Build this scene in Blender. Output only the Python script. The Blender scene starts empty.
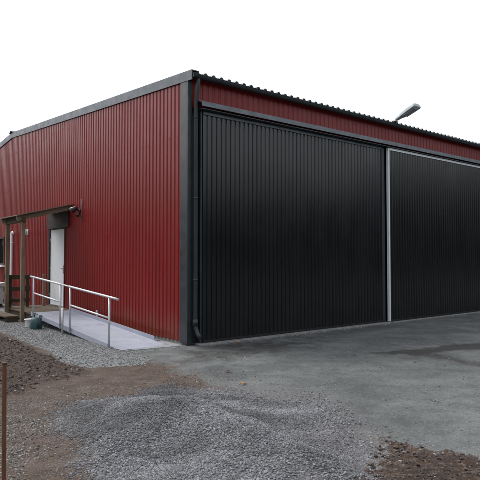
import bpy, bmesh, math, random
import numpy as np
from mathutils import Vector, Matrix
random.seed(7)
RNG = np.random.RandomState(11)
scene = bpy.context.scene
COL = scene.collection
R = math.radians

# ------------------------------------------------------------------ frame of the building
ANG = math.atan2(0.6225, 0.7826)
CORNER = Vector((-0.96, 10.1, 0.0))
ROT = Matrix.Rotation(ANG, 3, 'Z')
def L2W(u, v, z=0.0): return CORNER + ROT @ Vector((u, v, z))
def W2L(X, Y):
    c, s = math.cos(ANG), math.sin(ANG)
    dx, dy = X - CORNER.x, Y - CORNER.y
    return dx*c + dy*s, -dx*s + dy*c

# ------------------------------------------------------------------ numpy noise and ground height
_tab = RNG.rand(256, 256)
def vnoise(x, y, scale, ox=0.0):
    x = np.asarray(x, float)*scale + 37.3 + ox; y = np.asarray(y, float)*scale + 91.7 + ox*1.7
    xi = np.floor(x).astype(int); yi = np.floor(y).astype(int)
    fx = x-xi; fy = y-yi
    fx = fx*fx*(3-2*fx); fy = fy*fy*(3-2*fy)
    a = _tab[xi % 256, yi % 256]; b = _tab[(xi+1) % 256, yi % 256]
    c = _tab[xi % 256, (yi+1) % 256]; d = _tab[(xi+1) % 256, (yi+1) % 256]
    return a*(1-fx)*(1-fy)+b*fx*(1-fy)+c*(1-fx)*fy+d*fx*fy
def fbm(x, y, scale, o=4, ox=0.0):
    s = 0; a = 0.5; t = 0
    for i in range(o):
        s = s + a*vnoise(x, y, scale*2**i, ox+i*13.1); t += a; a *= 0.5
    return s/t
def smooth(a, b, x):
    t = np.clip((x-a)/(b-a), 0, 1); return t*t*(3-2*t)
F = 549.0
def px2g(px, py, h=0.0):
    Y = (1.6-h)*F/(py-258.0); return ((px-240.0)/F*Y, Y)
def poly_sd(X, Y, poly):
    """signed distance (positive inside) of points to a ground polygon"""
    X = np.asarray(X, float); Y = np.asarray(Y, float)
    d = np.full(X.shape, 1e9); ins = np.zeros(X.shape, bool)
    n = len(poly)
    for i in range(n):
        ax, ay = poly[i]; bx, by = poly[(i+1) % n]
        ex, ey = bx-ax, by-ay
        t = np.clip(((X-ax)*ex+(Y-ay)*ey)/(ex*ex+ey*ey+1e-12), 0, 1)
        d = np.minimum(d, np.hypot(X-ax-t*ex, Y-ay-t*ey))
        cond = ((ay > Y) != (by > Y))
        xs = ax+(Y-ay)/((by-ay) if by != ay else 1e-9)*ex
        ins ^= cond & (X < xs)
    return np.where(ins, d, -d)
P_STRIP = [px2g(*p) for p in [(-120, 322), (0, 332), (52, 354), (62, 362), (92, 368), (146, 364), (152, 357), (140, 352), (178, 347), (182, 344)]]
P_STRIP += [tuple(L2W(0, v)[:2]) for v in (0.2, 6.0, 14.0)]
P_SOIL = [px2g(*p) for p in [(-150, 322), (0, 332), (50, 353), (66, 361), (96, 370), (74, 379), (40, 385), (26, 395), (0, 400), (-60, 402), (-160, 400)]]
P_SOIL2 = [px2g(*p) for p in [(378, 432), (400, 441), (440, 449), (480, 455), (620, 470), (620, 640), (340, 640), (366, 476)]]
P_GRAV = [px2g(*p) for p in [(58, 415), (78, 402), (120, 391), (165, 386), (230, 388), (290, 393), (340, 404), (374, 428), (384, 452), (360, 480), (330, 560), (230, 720), (120, 640), (90, 500), (62, 450)]]
P_DIRT = [px2g(*p) for p in [(-300, 300), (0, 320), (60, 350), (110, 362), (150, 360), (186, 372), (214, 384), (240, 392), (140, 420), (120, 520), (200, 900), (-500, 900)]]
P_FORE = [px2g(*p) for p in [(186, 372), (230, 384), (330, 396), (390, 436), (480, 454), (640, 480), (640, 900), (60, 900)]]
# three long wet streaks on the yard
P_WET = [[px2g(*p) for p in [(366, 352.5), (420, 349.5), (446, 345.5), (530, 340), (530, 345), (452, 350), (425, 353.5)]],
         [px2g(*p) for p in [(178, 350), (260, 340), (330, 334), (330, 341), (290, 350), (240, 360), (190, 362)]],
         [px2g(*p) for p in [(432, 353), (468, 361), (530, 366), (530, 369), (464, 364.5), (428, 355)]]]
def masks(X, Y):
    wob = (fbm(X, Y, 1.6, 4)-0.5)*0.55 + (fbm(X, Y, 9, 3, 5)-0.5)*0.18
    strip = smooth(-0.05, 0.12, poly_sd(X, Y, P_STRIP)+wob*0.35)
    soil = np.maximum(smooth(-0.06, 0.18, poly_sd(X, Y, P_SOIL)+wob*0.6), smooth(-0.12, 0.2, poly_sd(X, Y, P_SOIL2)+wob*0.8+(fbm(X, Y, 22, 3, 9)-0.5)*0.22))
    grav = smooth(-0.28, 0.40, poly_sd(X, Y, P_GRAV)+wob*1.3)
    dirt = smooth(-0.35, 0.35, poly_sd(X, Y, P_DIRT)+wob)
    fore = smooth(-0.4, 0.4, poly_sd(X, Y, P_FORE)+wob)
    wet = 0
    wet = np.maximum(np.maximum(smooth(-0.22, 0.18, poly_sd(X, Y, P_WET[0])+wob*0.8), 0.6*smooth(-0.2, 0.12, poly_sd(X, Y, P_WET[2])+wob*0.7)), 0.45*smooth(-0.3, 0.5, poly_sd(X, Y, P_WET[1])+wob*1.5))
    return strip, soil, grav, dirt, fore, wet
def g(X, Y, cx, cy, rx, ry, a=0.0):
    c, s = math.cos(a), math.sin(a)
    dx, dy = X-cx, Y-cy
    p = (dx*c+dy*s)/rx; q = (-dx*s+dy*c)/ry
    return np.exp(-(p*p+q*q))
def height(X, Y, m=None):
    X = np.asarray(X, float); Y = np.asarray(Y, float)
    if m is None: m = masks(X, Y)
    strip, soil, grav, dirt, fore, wet = m
    near = smooth(40, 14, np.hypot(X, Y-6))
    h = 0.02*(fbm(X, Y, 0.25, 3, 20)-0.5)*near
    rough = np.clip(dirt+fore*0.7+grav, 0, 1)
    h = h + rough*0.030*(fbm(X, Y, 2.2, 4, 3)-0.5)
    mound = 0.27*g(X, Y, -0.62, 5.25, 0.85, 0.5, -0.6) + 0.22*g(X, Y, 0.1, 4.4, 0.85, 0.38, -0.7) + 0.12*g(X, Y, -1.15, 4.6, 0.35, 0.3) + 0.10*g(X, Y, -0.05, 3.7, 0.8, 0.5) + 0.06*g(X, Y, 0.8, 5.4, 0.6, 0.5)
    h = h + grav*(mound+0.09*(fbm(X, Y, 2.9, 5, 31)-0.5))
    h = h + soil*(0.07*fbm(X, Y, 3.0, 5, 44)+0.045*fbm(X, Y, 14, 3, 47)-0.03)
    h = h + dirt*(1-grav)*0.018*(fbm(X, Y, 12, 3, 61)-0.5)
    u, v = W2L(X, Y)
    # level ground hard up to and under the building
    flat = smooth(0.15, 0.9, np.maximum(-u, -v))
    return h*flat

# ------------------------------------------------------------------ object helpers
def tag(o, label=None, cat=None, group=None, kind=None):
    if label: o['label'] = label
    if cat: o['category'] = cat
    if group: o['group'] = group
    if kind: o['kind'] = kind
    return o
def thing(name, label, cat, loc, rotz=ANG, group=None):
    o = bpy.data.objects.new(name, None); COL.objects.link(o)
    o.empty_display_size = 0.2
    o.location = loc; o.rotation_euler = (0, 0, rotz)
    return tag(o, label, cat, group)

class MB:
    def __init__(self, base=(0, 0, 0)):
        self.v = []; self.f = []; self.b = Vector(base); self.sm = []; self.mi = []; self.cur = 0
    def vert(self, p):
        self.v.append(tuple(Vector(p)-self.b)); return len(self.v)-1
    def face(self, ids, smooth=False):
        self.f.append(tuple(ids)); self.sm.append(smooth); self.mi.append(self.cur)
    def quad(self, *ps): self.face([self.vert(p) for p in ps])
    def box(self, x0, x1, y0, y1, z0, z1):
        self.prism([(x0, y0), (x1, y0), (x1, y1), (x0, y1)], z0, z1)
    def prism(self, pts, z0, z1):
        n = len(pts)
        a = [self.vert((p[0], p[1], z0)) for p in pts]; b = [self.vert((p[0], p[1], z1)) for p in pts]
        for i in range(n): self.face((a[i], a[(i+1) % n], b[(i+1) % n], b[i]))
        self.face(a[::-1]); self.face(b)
    def extr(self, prof, p0, p1, side, up, close=True, caps=True, sm=False):
        """profile points (a, b) along vectors side / up, swept from p0 to p1"""
        side = Vector(side); up = Vector(up); p0 = Vector(p0); p1 = Vector(p1)
        A = [self.vert(p0+side*a+up*b) for a, b in prof]; B = [self.vert(p1+side*a+up*b) for a, b in prof]
        n = len(prof)
        for i in range(n if close else n-1):
            j = (i+1) % n; self.face((A[i], A[j], B[j], B[i]), sm)
        if close and caps: self.face(A[::-1]); self.face(B)
    def beam(self, p0, p1, w, h, upv=(0, 0, 1)):
        p0 = Vector(p0); p1 = Vector(p1); d = (p1-p0).normalized()
        up = Vector(upv); side = d.cross(up).normalized(); up = side.cross(d).normalized()
        self.extr([(-w/2, -h/2), (w/2, -h/2), (w/2, h/2), (-w/2, h/2)], p0, p1, side, up)
    def tube(self, pts, r, n=12, cap=True):
        pts = [Vector(p) for p in pts]
        rs = r if isinstance(r, (list, tuple)) else [r]*len(pts)
        rings = []; prev = None
        for i, p in enumerate(pts):
            if i == 0: d = pts[1]-pts[0]
            elif i == len(pts)-1: d = pts[-1]-pts[-2]
            else: d = (pts[i]-pts[i-1]).normalized()+(pts[i+1]-pts[i]).normalized()
            d.normalize()
            if prev is None:
                ref = Vector((0, 0, 1)) if abs(d.z) < 0.9 else Vector((1, 0, 0))
                s = d.cross(ref).normalized()
            else:
                s = (prev-d*prev.dot(d)).normalized()
            prev = s; t = d.cross(s)
            rings.append([self.vert(p+(s*math.cos(2*math.pi*k/n)+t*math.sin(2*math.pi*k/n))*rs[i]) for k in range(n)])
        for a, b in zip(rings, rings[1:]):
            for k in range(n): self.face((a[k], a[(k+1) % n], b[(k+1) % n], b[k]), True)
        if cap: self.face(rings[0][::-1]); self.face(rings[-1])
    def screws(self, pts, n, r=0.009, h=0.005):
        """hexagonal screw heads standing on a sheet, axis n"""
        n = Vector(n); sd = n.cross(Vector((0, 0, 1))); self.cur = 1
        for p in pts:
            p = Vector(p)
            a = [self.vert(p-n*0.003+(sd*math.cos(k*math.pi/3)+Vector((0, 0, math.sin(k*math.pi/3))))*r) for k in range(6)]
            b = [self.vert(Vector(self.v[i])+self.b+n*(h+0.003)) for i in a]
            for k in range(6): self.face((a[k], a[(k+1) % 6], b[(k+1) % 6], b[k]))
            self.face(b)
        self.cur = 0
    def build(self, name, mat, parent=None, bevel=0.0, label=None):
        me = bpy.data.meshes.new(name); me.from_pydata(self.v, [], self.f); me.update()
        me.polygons.foreach_set('use_smooth', self.sm)
        bm = bmesh.new(); bm.from_mesh(me); bmesh.ops.recalc_face_normals(bm, faces=bm.faces); bm.to_mesh(me); bm.free()
        for m_ in (mat if isinstance(mat, list) else [mat]): me.materials.append(m_)
        me.polygons.foreach_set('material_index', self.mi)
        o = bpy.data.objects.new(name, me); COL.objects.link(o)
        if parent: o.parent = parent
        if bevel:
            m = o.modifiers.new('bevel', 'BEVEL'); m.width = bevel; m.segments = 2; m.limit_method = 'ANGLE'; m.angle_limit = R(40)
        if label: o['label'] = label
        return o

# ------------------------------------------------------------------ materials
class NT:
    def __init__(self, name):
        self.m = bpy.data.materials.new(name); self.m.use_nodes = True
        self.t = self.m.node_tree; self.n = self.t.nodes; self.l = self.t.links
        self.bsdf = self.n['Principled BSDF']; self.co = None
    def coord(self):
        if not self.co: self.co = self.n.new('ShaderNodeTexCoord').outputs['Object']
        return self.co
    def link(self, a, b): self.l.new(a, b)
    def _in(self, sock, v):
        if hasattr(v, 'is_linked') or isinstance(v, bpy.types.NodeSocket): self.l.new(v, sock)
        else: sock.default_value = v
    def noise(self, scale, detail=4, rough=0.55, stretch=None, dist=0.0):
        v = self.coord()
        if stretch:
            mp = self.n.new('ShaderNodeMapping'); mp.inputs['Scale'].default_value = stretch; self.link(v, mp.inputs['Vector']); v = mp.outputs['Vector']
        t = self.n.new('ShaderNodeTexNoise'); t.inputs['Scale'].default_value = scale; t.inputs['Detail'].default_value = detail
        t.inputs['Roughness'].default_value = rough; t.inputs['Distortion'].default_value = dist
        self.link(v, t.inputs['Vector']); return t.outputs['Fac']
    def voro(self, scale, out='Color', rnd=1.0):
        t = self.n.new('ShaderNodeTexVoronoi'); t.inputs['Scale'].default_value = scale; t.inputs['Randomness'].default_value = rnd
        self.link(self.coord(), t.inputs['Vector']); return t.outputs[out]
    def ramp(self, fac, stops):
        r = self.n.new('ShaderNodeValToRGB'); self.link(fac, r.inputs['Fac'])
        e = r.color_ramp.elements
        while len(e) < len(stops): e.new(0.5)
        for i, (p, c) in enumerate(stops):
            e[i].position = p; e[i].color = (*c, 1) if len(c) == 3 else c
        return r.outputs['Color']
    def mr(self, x, a, b, c=0.0, d=1.0):
        r = self.n.new('ShaderNodeMapRange'); self._in(r.inputs['Value'], x)
        for k, val in zip(('From Min', 'From Max', 'To Min', 'To Max'), (a, b, c, d)): r.inputs[k].default_value = val
        return r.outputs['Result']
    def math(self, op, a, b=0.0):
        r = self.n.new('ShaderNodeMath'); r.operation = op; self._in(r.inputs[0], a); self._in(r.inputs[1], b); return r.outputs[0]
    def mix(self, fac, a, b, mode='MIX'):
        r = self.n.new('ShaderNodeMix'); r.data_type = 'RGBA'; r.blend_type = mode
        self._in(r.inputs['Factor'], fac)
        for s, v in ((r.inputs[6], a), (r.inputs[7], b)):
            if isinstance(v, tuple): s.default_value = (*v, 1) if len(v) == 3 else v
            else: self.link(v, s)
        return r.outputs[2]
    def attr(self, name, out='Fac'):
        a = self.n.new('ShaderNodeAttribute'); a.attribute_name = name; return a.outputs[out]
    def z(self):
        s = self.n.new('ShaderNodeSeparateXYZ'); self.link(self.coord(), s.inputs[0]); return s.outputs[2]
    def set(self, col=None, rough=None, metal=None, spec=None):
        b = self.bsdf.inputs
        if col is not None: self._in(b['Base Color'], (*col, 1) if isinstance(col, tuple) else col)
        if rough is not None: self._in(b['Roughness'], rough)
        if metal is not None: b['Metallic'].default_value = metal
        if spec is not None: b['Specular IOR Level'].default_value = spec
    def bump(self, h, strength=0.3, dist=0.01):
        b = self.n.new('ShaderNodeBump'); b.inputs['Strength'].default_value = strength; b.inputs['Distance'].default_value = dist
        self.link(h, b.inputs['Height']); self.link(b.outputs['Normal'], self.bsdf.inputs['Normal'])

def red_paint():
    t = NT('red_painted_steel')
    big = t.noise(0.5, 4); streak = t.noise(1.0, 5, 0.6, (9, 9, 0.35)); fine = t.noise(35, 3)
    c = t.ramp(big, [(0.3, (0.180, 0.0105, 0.0098)), (0.7, (0.200, 0.012, 0.011))])
    c = t.mix(t.mr(streak, 0.5, 0.78, 0, 0.35), c, (0.095, 0.008, 0.0078))
    c = t.mix(t.mr(fine, 0.55, 0.8, 0, 0.25), c, (0.21, 0.035, 0.028))
    zz = t.math('ADD', t.z(), t.mr(t.noise(3.0, 4, 0.6, (2, 2, 0.4)), 0.3, 0.7, -0.25, 0.25))
    c = t.mix(t.mr(zz, 0.55, 0.02, 0, 0.5), c, (0.15, 0.062, 0.035))
    t.set(c, t.mr(t.noise(2.5, 4), 0.3, 0.7, 0.32, 0.42), spec=0.30)
    t.bump(t.noise(4, 2), 0.08, 0.01)
    return t.m
def gate_paint():
    t = NT('black_painted_steel')
    st = t.noise(1.2, 5, 0.6, (7, 7, 0.3)); fine = t.noise(26, 3)
    c = t.ramp(st, [(0.35, (0.004, 0.005, 0.0065)), (0.75, (0.009, 0.010, 0.012))])
    zz = t.math('ADD', t.z(), t.mr(t.noise(2.2, 5, 0.65), 0.3, 0.7, -0.3, 0.3))
    c = t.mix(t.mr(zz, 0.6, 0.0, 0, 0.35), c, (0.03, 0.028, 0.025))
    c = t.mix(t.mr(fine, 0.6, 0.8, 0, 0.25), c, (0.028, 0.028, 0.028))
    t.set(c, t.mr(t.noise(1.7, 4, 0.6, (1, 1, 0.5)), 0.3, 0.7, 0.19, 0.26), spec=0.5)
    t.bump(t.noise(2.5, 3, 0.5, (1, 1, 0.4)), 0.12, 0.02)
    return t.m
def plain(name, col, rough=0.5, var=0.25, scale=6.0, metal=0.0, spec=0.5, dirt=None, bump=0.0):
    t = NT(name)
    n = t.noise(scale, 5)
    lo = tuple(x*(1-var) for x in col); hi = tuple(min(1, x*(1+var)) for x in col)
    c = t.ramp(n, [(0.3, lo), (0.7, hi)])
    if dirt:
        c = t.mix(t.mr(t.noise(scale*2.7, 6, 0.65), 0.52, 0.72, 0, 0.7), c, dirt)
    t.set(c, t.mr(t.noise(scale*1.7, 3), 0.3, 0.7, max(0.05, rough-0.08), min(1, rough+0.08)), metal, spec)
    if bump: t.bump(t.noise(scale*6, 4), bump, 0.004)
    return t.m
def wood(name, a, b, grain_axis='z'):
    t = NT(name)
    st = {'z': (22, 22, 1.2), 'y': (22, 1.2, 22), 'x': (1.2, 22, 22)}[grain_axis]
    gr = t.noise(3.0, 6, 0.65, st); bl = t.noise(2.5, 4)
    c = t.ramp(gr, [(0.3, a), (0.7, b)])
    c = t.mix(t.mr(bl, 0.5, 0.75, 0, 0.6), c, tuple(x*0.55 for x in a))
    t.set(c, 0.8, spec=0.25); t.bump(gr, 0.4, 0.004)
    return t.m
M = {}
M['red'] = red_paint(); M['gate'] = gate_paint()
M['trim'] = plain('blue_grey_sheet_metal', (0.062, 0.080, 0.098), 0.42, 0.2, 3)
M['corner'] = plain('slate_sheet_metal', (0.021, 0.026, 0.032), 0.42, 0.25, 3)
M['dark'] = plain('dark_grey_sheet_metal', (0.018, 0.024, 0.027), 0.45, 0.3, 4)
M['rail'] = plain('grey_rail_metal', (0.13, 0.15, 0.17), 0.45, 0.25, 5, dirt=(0.05, 0.05, 0.05))
M['pale'] = plain('pale_galvanised_edge', (0.72, 0.75, 0.79), 0.45, 0.06, 8, dirt=(0.5, 0.51, 0.53))
M['roof'] = plain('dark_roof_sheet', (0.03, 0.032, 0.034), 0.55, 0.35, 5, dirt=(0.07, 0.075, 0.06))
M['white'] = plain('white_door_paint', (0.74, 0.755, 0.78), 0.4, 0.03, 2, dirt=(0.70, 0.70, 0.69))
M['whitep'] = plain('white_plastic', (0.78, 0.78, 0.78), 0.4, 0.04, 4)
M['galv'] = plain('galvanised_tube', (0.52, 0.54, 0.57), 0.42, 0.12, 18, metal=0.45, dirt=(0.36, 0.37, 0.38))
def ramp_plate():
    t = NT('pale_ramp_plate')
    c = t.ramp(t.noise(2.2, 5, 0.6), [(0.3, (0.28, 0.305, 0.375)), (0.7, (0.34, 0.36, 0.43))])
    c = t.mix(t.mr(t.noise(5, 6, 0.7, None, 0.8), 0.50, 0.70, 0, 0.6), c, (0.24, 0.235, 0.25))
    c = t.mix(t.mr(t.noise(38, 4, 0.7), 0.58, 0.74, 0, 0.6), c, (0.17, 0.155, 0.15))
    t.set(c, 0.6, spec=0.3); t.bump(t.voro(60, 'Distance'), 0.35, 0.004)
    return t.m
M['ramp'] = ramp_plate()
M['woodz'] = wood('weathered_post_wood', (0.13, 0.10, 0.068), (0.25, 0.20, 0.135), 'z')
M['woodx'] = wood('weathered_rafter_wood', (0.15, 0.13, 0.095), (0.28, 0.25, 0.18), 'x')
M['woody'] = wood('dark_board_wood', (0.055, 0.040, 0.028), (0.11, 0.082, 0.055), 'y')
M['woodd'] = wood('dark_rail_wood', (0.040, 0.030, 0.022), (0.075, 0.057, 0.04), 'x')
M['stake'] = wood('raw_stake_wood', (0.10, 0.045, 0.024), (0.18, 0.085, 0.048), 'z')
M['stake_cap'] = plain('dark_end_grain', (0.07, 0.045, 0.03), 0.85, 0.3, 40)
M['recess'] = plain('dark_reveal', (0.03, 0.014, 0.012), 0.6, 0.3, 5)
M['steel'] = plain('brushed_handle_steel', (0.5, 0.5, 0.5), 0.3, 0.05, 20, metal=0.9)
M['concrete'] = plain('worn_concrete', (0.20, 0.20, 0.195), 0.9, 0.35, 7, dirt=(0.09, 0.085, 0.075), bump=0.5)
M['pad'] = plain('pale_concrete_pad', (0.22, 0.228, 0.24), 0.85, 0.2, 6, dirt=(0.15, 0.15, 0.15), bump=0.4)
M['black'] = plain('black_plastic', (0.015, 0.015, 0.016), 0.4, 0.2, 10)
M['lens'] = plain('lamp_lens', (0.35, 0.37, 0.4), 0.12, 0.05, 10)
M['lamphead'] = plain('grey_lamp_housing', (0.40, 0.44, 0.46), 0.4, 0.1, 8)
M['teal'] = plain('dull_teal_plastic', (0.035, 0.085, 0.095), 0.4, 0.2, 9, dirt=(0.06, 0.07, 0.065))
M['box'] = plain('pale_grey_cabinet', (0.42, 0.42, 0.40), 0.55, 0.12, 5, dirt=(0.28, 0.27, 0.25))
M['leaf'] = plain('dry_leaf', (0.42, 0.20, 0.06), 0.7, 0.4, 30)
def glass():
    t = NT('dark_window_glass'); t.set((0.012, 0.014, 0.016), 0.06, spec=0.6); return t.m
M['glass'] = glass()
M['screw'] = plain('screw_heads', (0.12, 0.02, 0.018), 0.4, 0.5, 60)

# ------------------------------------------------------------------ ground
def axis(fine0, fine1, step, far):
    a = list(np.arange(fine0, fine1+1e-6, step)); s = step; x = fine1
    up = []
    while x < far: s *= 1.22; x += s; up.append(x)
    s = step; x = fine0; dn = []
    while x > -far: s *= 1.22; x -= s; dn.append(x)
    return np.array(dn[::-1]+a+up)
def make_ground():
    xs = axis(-5.6, 5.2, 0.03, 900.0); ys = axis(2.6, 14.0, 0.03, 900.0)
    GX, GY = np.meshgrid(xs, ys)
    m = masks(GX, GY); Z = height(GX, GY, m)
    nx, ny = len(xs), len(ys)
    co = np.stack([GX, GY, Z], -1).reshape(-1, 3).astype(np.float32)
    idx = np.arange(nx*ny).reshape(ny, nx)
    q = np.stack([idx[:-1, :-1], idx[:-1, 1:], idx[1:, 1:], idx[1:, :-1]], -1).reshape(-1, 4)
    me = bpy.data.meshes.new('ground')
    me.vertices.add(len(co)); me.vertices.foreach_set('co', co.ravel())
    me.loops.add(q.size); me.loops.foreach_set('vertex_index', q.ravel().astype(np.int32))
    me.polygons.add(len(q)); me.polygons.foreach_set('loop_start', np.arange(0, q.size, 4, dtype=np.int32))
    me.polygons.foreach_set('use_smooth', np.ones(len(q), bool))
    me.update(calc_edges=True)
    for nm, arr in zip(('strip', 'soil', 'grav', 'dirt', 'fore', 'wet'), m):
        a = me.attributes.new(nm, 'FLOAT', 'POINT'); a.data.foreach_set('value', arr.ravel().astype(np.float32))
    t = NT('yard_ground')
    n1 = t.noise(0.55, 5, 0.6); n2 = t.noise(4.0, 6, 0.65); n3 = t.noise(60, 3, 0.6); n4 = t.noise(1.5, 5, 0.62, None, 0.2)
    # worn asphalt
    c = t.ramp(n1, [(0.25, (0.062, 0.070, 0.070)), (0.5, (0.098, 0.108, 0.107)), (0.78, (0.150, 0.160, 0.159))])
    c = t.mix(t.mr(n2, 0.46, 0.70, 0, 0.65), c, (0.054, 0.059, 0.058))
    c = t.mix(t.mr(n4, 0.52, 0.72, 0, 0.7), c, (0.165, 0.169, 0.168))
    c = t.mix(t.mr(t.voro(130), 0.1, 1.0, 0, 0.55), c, t.ramp(n3, [(0.35, (0.03, 0.031, 0.032)), (0.7, (0.17, 0.175, 0.18))]))
    mp = t.n.new('ShaderNodeMapping'); mp.inputs['Rotation'].default_value = (0, 0, -ANG+0.12); mp.inputs['Scale'].default_value = (0.4, 1.3, 1)
    t.link(t.coord(), mp.inputs['Vector'])
    tn = t.n.new('ShaderNodeTexNoise'); tn.inputs['Scale'].default_value = 1.3; tn.inputs['Detail'].default_value = 5; tn.inputs['Roughness'].default_value = 0.62; t.link(mp.outputs['Vector'], tn.inputs['Vector'])
    c = t.mix(t.mr(tn.outputs['Fac'], 0.54, 0.70, 0, 0.3), c, (0.165, 0.17, 0.168))
    c = t.mix(t.mr(tn.outputs['Fac'], 0.44, 0.32, 0, 0.35), c, (0.048, 0.051, 0.050))
    c = t.mix(t.mr(t.noise(14, 5, 0.7), 0.55, 0.72, 0, 0.5), c, (0.055, 0.057, 0.056))
    pt = t.noise(1.1, 7, 0.72, None, 0.25)
    c = t.mix(t.mr(pt, 0.51, 0.66, 0, 0.45), c, (0.18, 0.186, 0.184))
    c = t.mix(t.mr(pt, 0.47, 0.34, 0, 0.55), c, (0.05, 0.053, 0.052))
    sp = t.voro(48)
    c = t.mix(t.mr(sp, 0.75, 0.95, 0, 0.4), c, (0.22, 0.225, 0.225))
    c = t.mix(t.mr(sp, 0.25, 0.05, 0, 0.6), c, (0.03, 0.03, 0.03))
    cr = t.n.new('ShaderNodeTexVoronoi'); cr.feature = 'DISTANCE_TO_EDGE'; cr.inputs['Scale'].default_value = 0.42
    mc = t.n.new('ShaderNodeVectorMath'); mc.operation = 'ADD'; nz = t.n.new('ShaderNodeTexNoise'); nz.inputs['Scale'].default_value = 2.2; nz.inputs['Detail'].default_value = 6
    t.link(t.coord(), nz.inputs['Vector']); t.link(t.coord(), mc.inputs[0]); t.link(nz.outputs['Color'], mc.inputs[1]); t.link(mc.outputs[0], cr.inputs['Vector'])
    crk = t.math('MULTIPLY', t.mr(cr.outputs['Distance'], 0.004, 0.0015, 0, 0.7), t.mr(n1, 0.5, 0.56))
    c = t.mix(crk, c, (0.02, 0.02, 0.02))
    wetf = t.mr(t.math('ADD', t.attr('wet'), t.mr(n2, 0.3, 0.7, -0.3, 0.3)), 0.1, 0.7)
    c = t.mix(t.math('MULTIPLY', wetf, 0.9), c, (0.022, 0.021, 0.020))
    def zone(attr, noise, spread, w0=0.35, w1=0.65):
        return t.mr(t.math('ADD', t.attr(attr), t.mr(noise, 0.3, 0.7, -spread, spread)), w0, w1)
    # foreground: stone dust over the asphalt
    stone = t.ramp(t.voro(70, 'Color'), [(0.0, (0.045, 0.045, 0.048)), (0.5, (0.11, 0.11, 0.118)), (0.85, (0.19, 0.19, 0.20)), (1.0, (0.30, 0.30, 0.31))])
    dust = t.mix(0.5, t.ramp(n2, [(0.3, (0.09, 0.086, 0.082)), (0.7, (0.155, 0.151, 0.147))]), stone)
    c = t.mix(zone('fore', n2, 0.35, 0.2, 0.8), c, dust)
    # trampled dirt
    dirt = t.ramp(n2, [(0.28, (0.034, 0.021, 0.015)), (0.5, (0.062, 0.042, 0.032)), (0.75, (0.105, 0.082, 0.069))])
    dirt = t.mix(t.mr(n3, 0.5, 0.72, 0, 0.6), dirt, (0.18, 0.162, 0.148))
    c = t.mix(zone('dirt', n2, 0.4, 0.2, 0.75), c, dirt)
    # gravel heap bed
    gb = t.mix(0.75, (0.075, 0.07, 0.07), stone)
    c = t.mix(zone('grav', n2, 0.2), c, gb)
    # bare soil
    soil = t.ramp(n2, [(0.28, (0.018, 0.011, 0.008)), (0.55, (0.040, 0.025, 0.018)), (0.8, (0.08, 0.055, 0.042))])
    n5 = t.noise(22, 6, 0.72)
    soil = t.mix(t.mr(n5, 0.52, 0.66, 0, 0.75), soil, (0.13, 0.095, 0.075))
    soil = t.mix(t.mr(n5, 0.46, 0.34, 0, 0.85), soil, (0.010, 0.007, 0.006))
    soil = t.mix(t.mr(t.voro(75), 0.8, 0.95, 0, 0.6), soil, (0.17, 0.14, 0.12))
    c = t.mix(zone('soil', n5, 0.5), c, soil)
    # pale fine gravel by the ramp
    st2 = t.ramp(t.voro(95, 'Color'), [(0.0, (0.08, 0.087, 0.089)), (0.5, (0.155, 0.167, 0.172)), (1.0, (0.25, 0.265, 0.272))])
    st2 = t.mix(t.mr(n1, 0.45, 0.7, 0, 0.35), st2, (0.10, 0.10, 0.098))
    c = t.mix(zone('strip', n2, 0.2), c, st2)
    t.set(c, t.mr(wetf, 0, 1, 0.92, 0.55), spec=0.3)
    hb = t.math('ADD', t.math('MULTIPLY', n2, 0.5), t.math('ADD', t.math('MULTIPLY', n3, 0.5), t.math('MULTIPLY', t.voro(80, 'Distance'), 0.6)))
    hb = t.math('ADD', hb, t.math('MULTIPLY', n5, 0.7))
    t.bump(hb, 0.7, 0.014)
    me.materials.append(t.m)
    o = bpy.data.objects.new('ground', me); COL.objects.link(o)
    tag(o, kind='structure')
make_ground()

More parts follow.
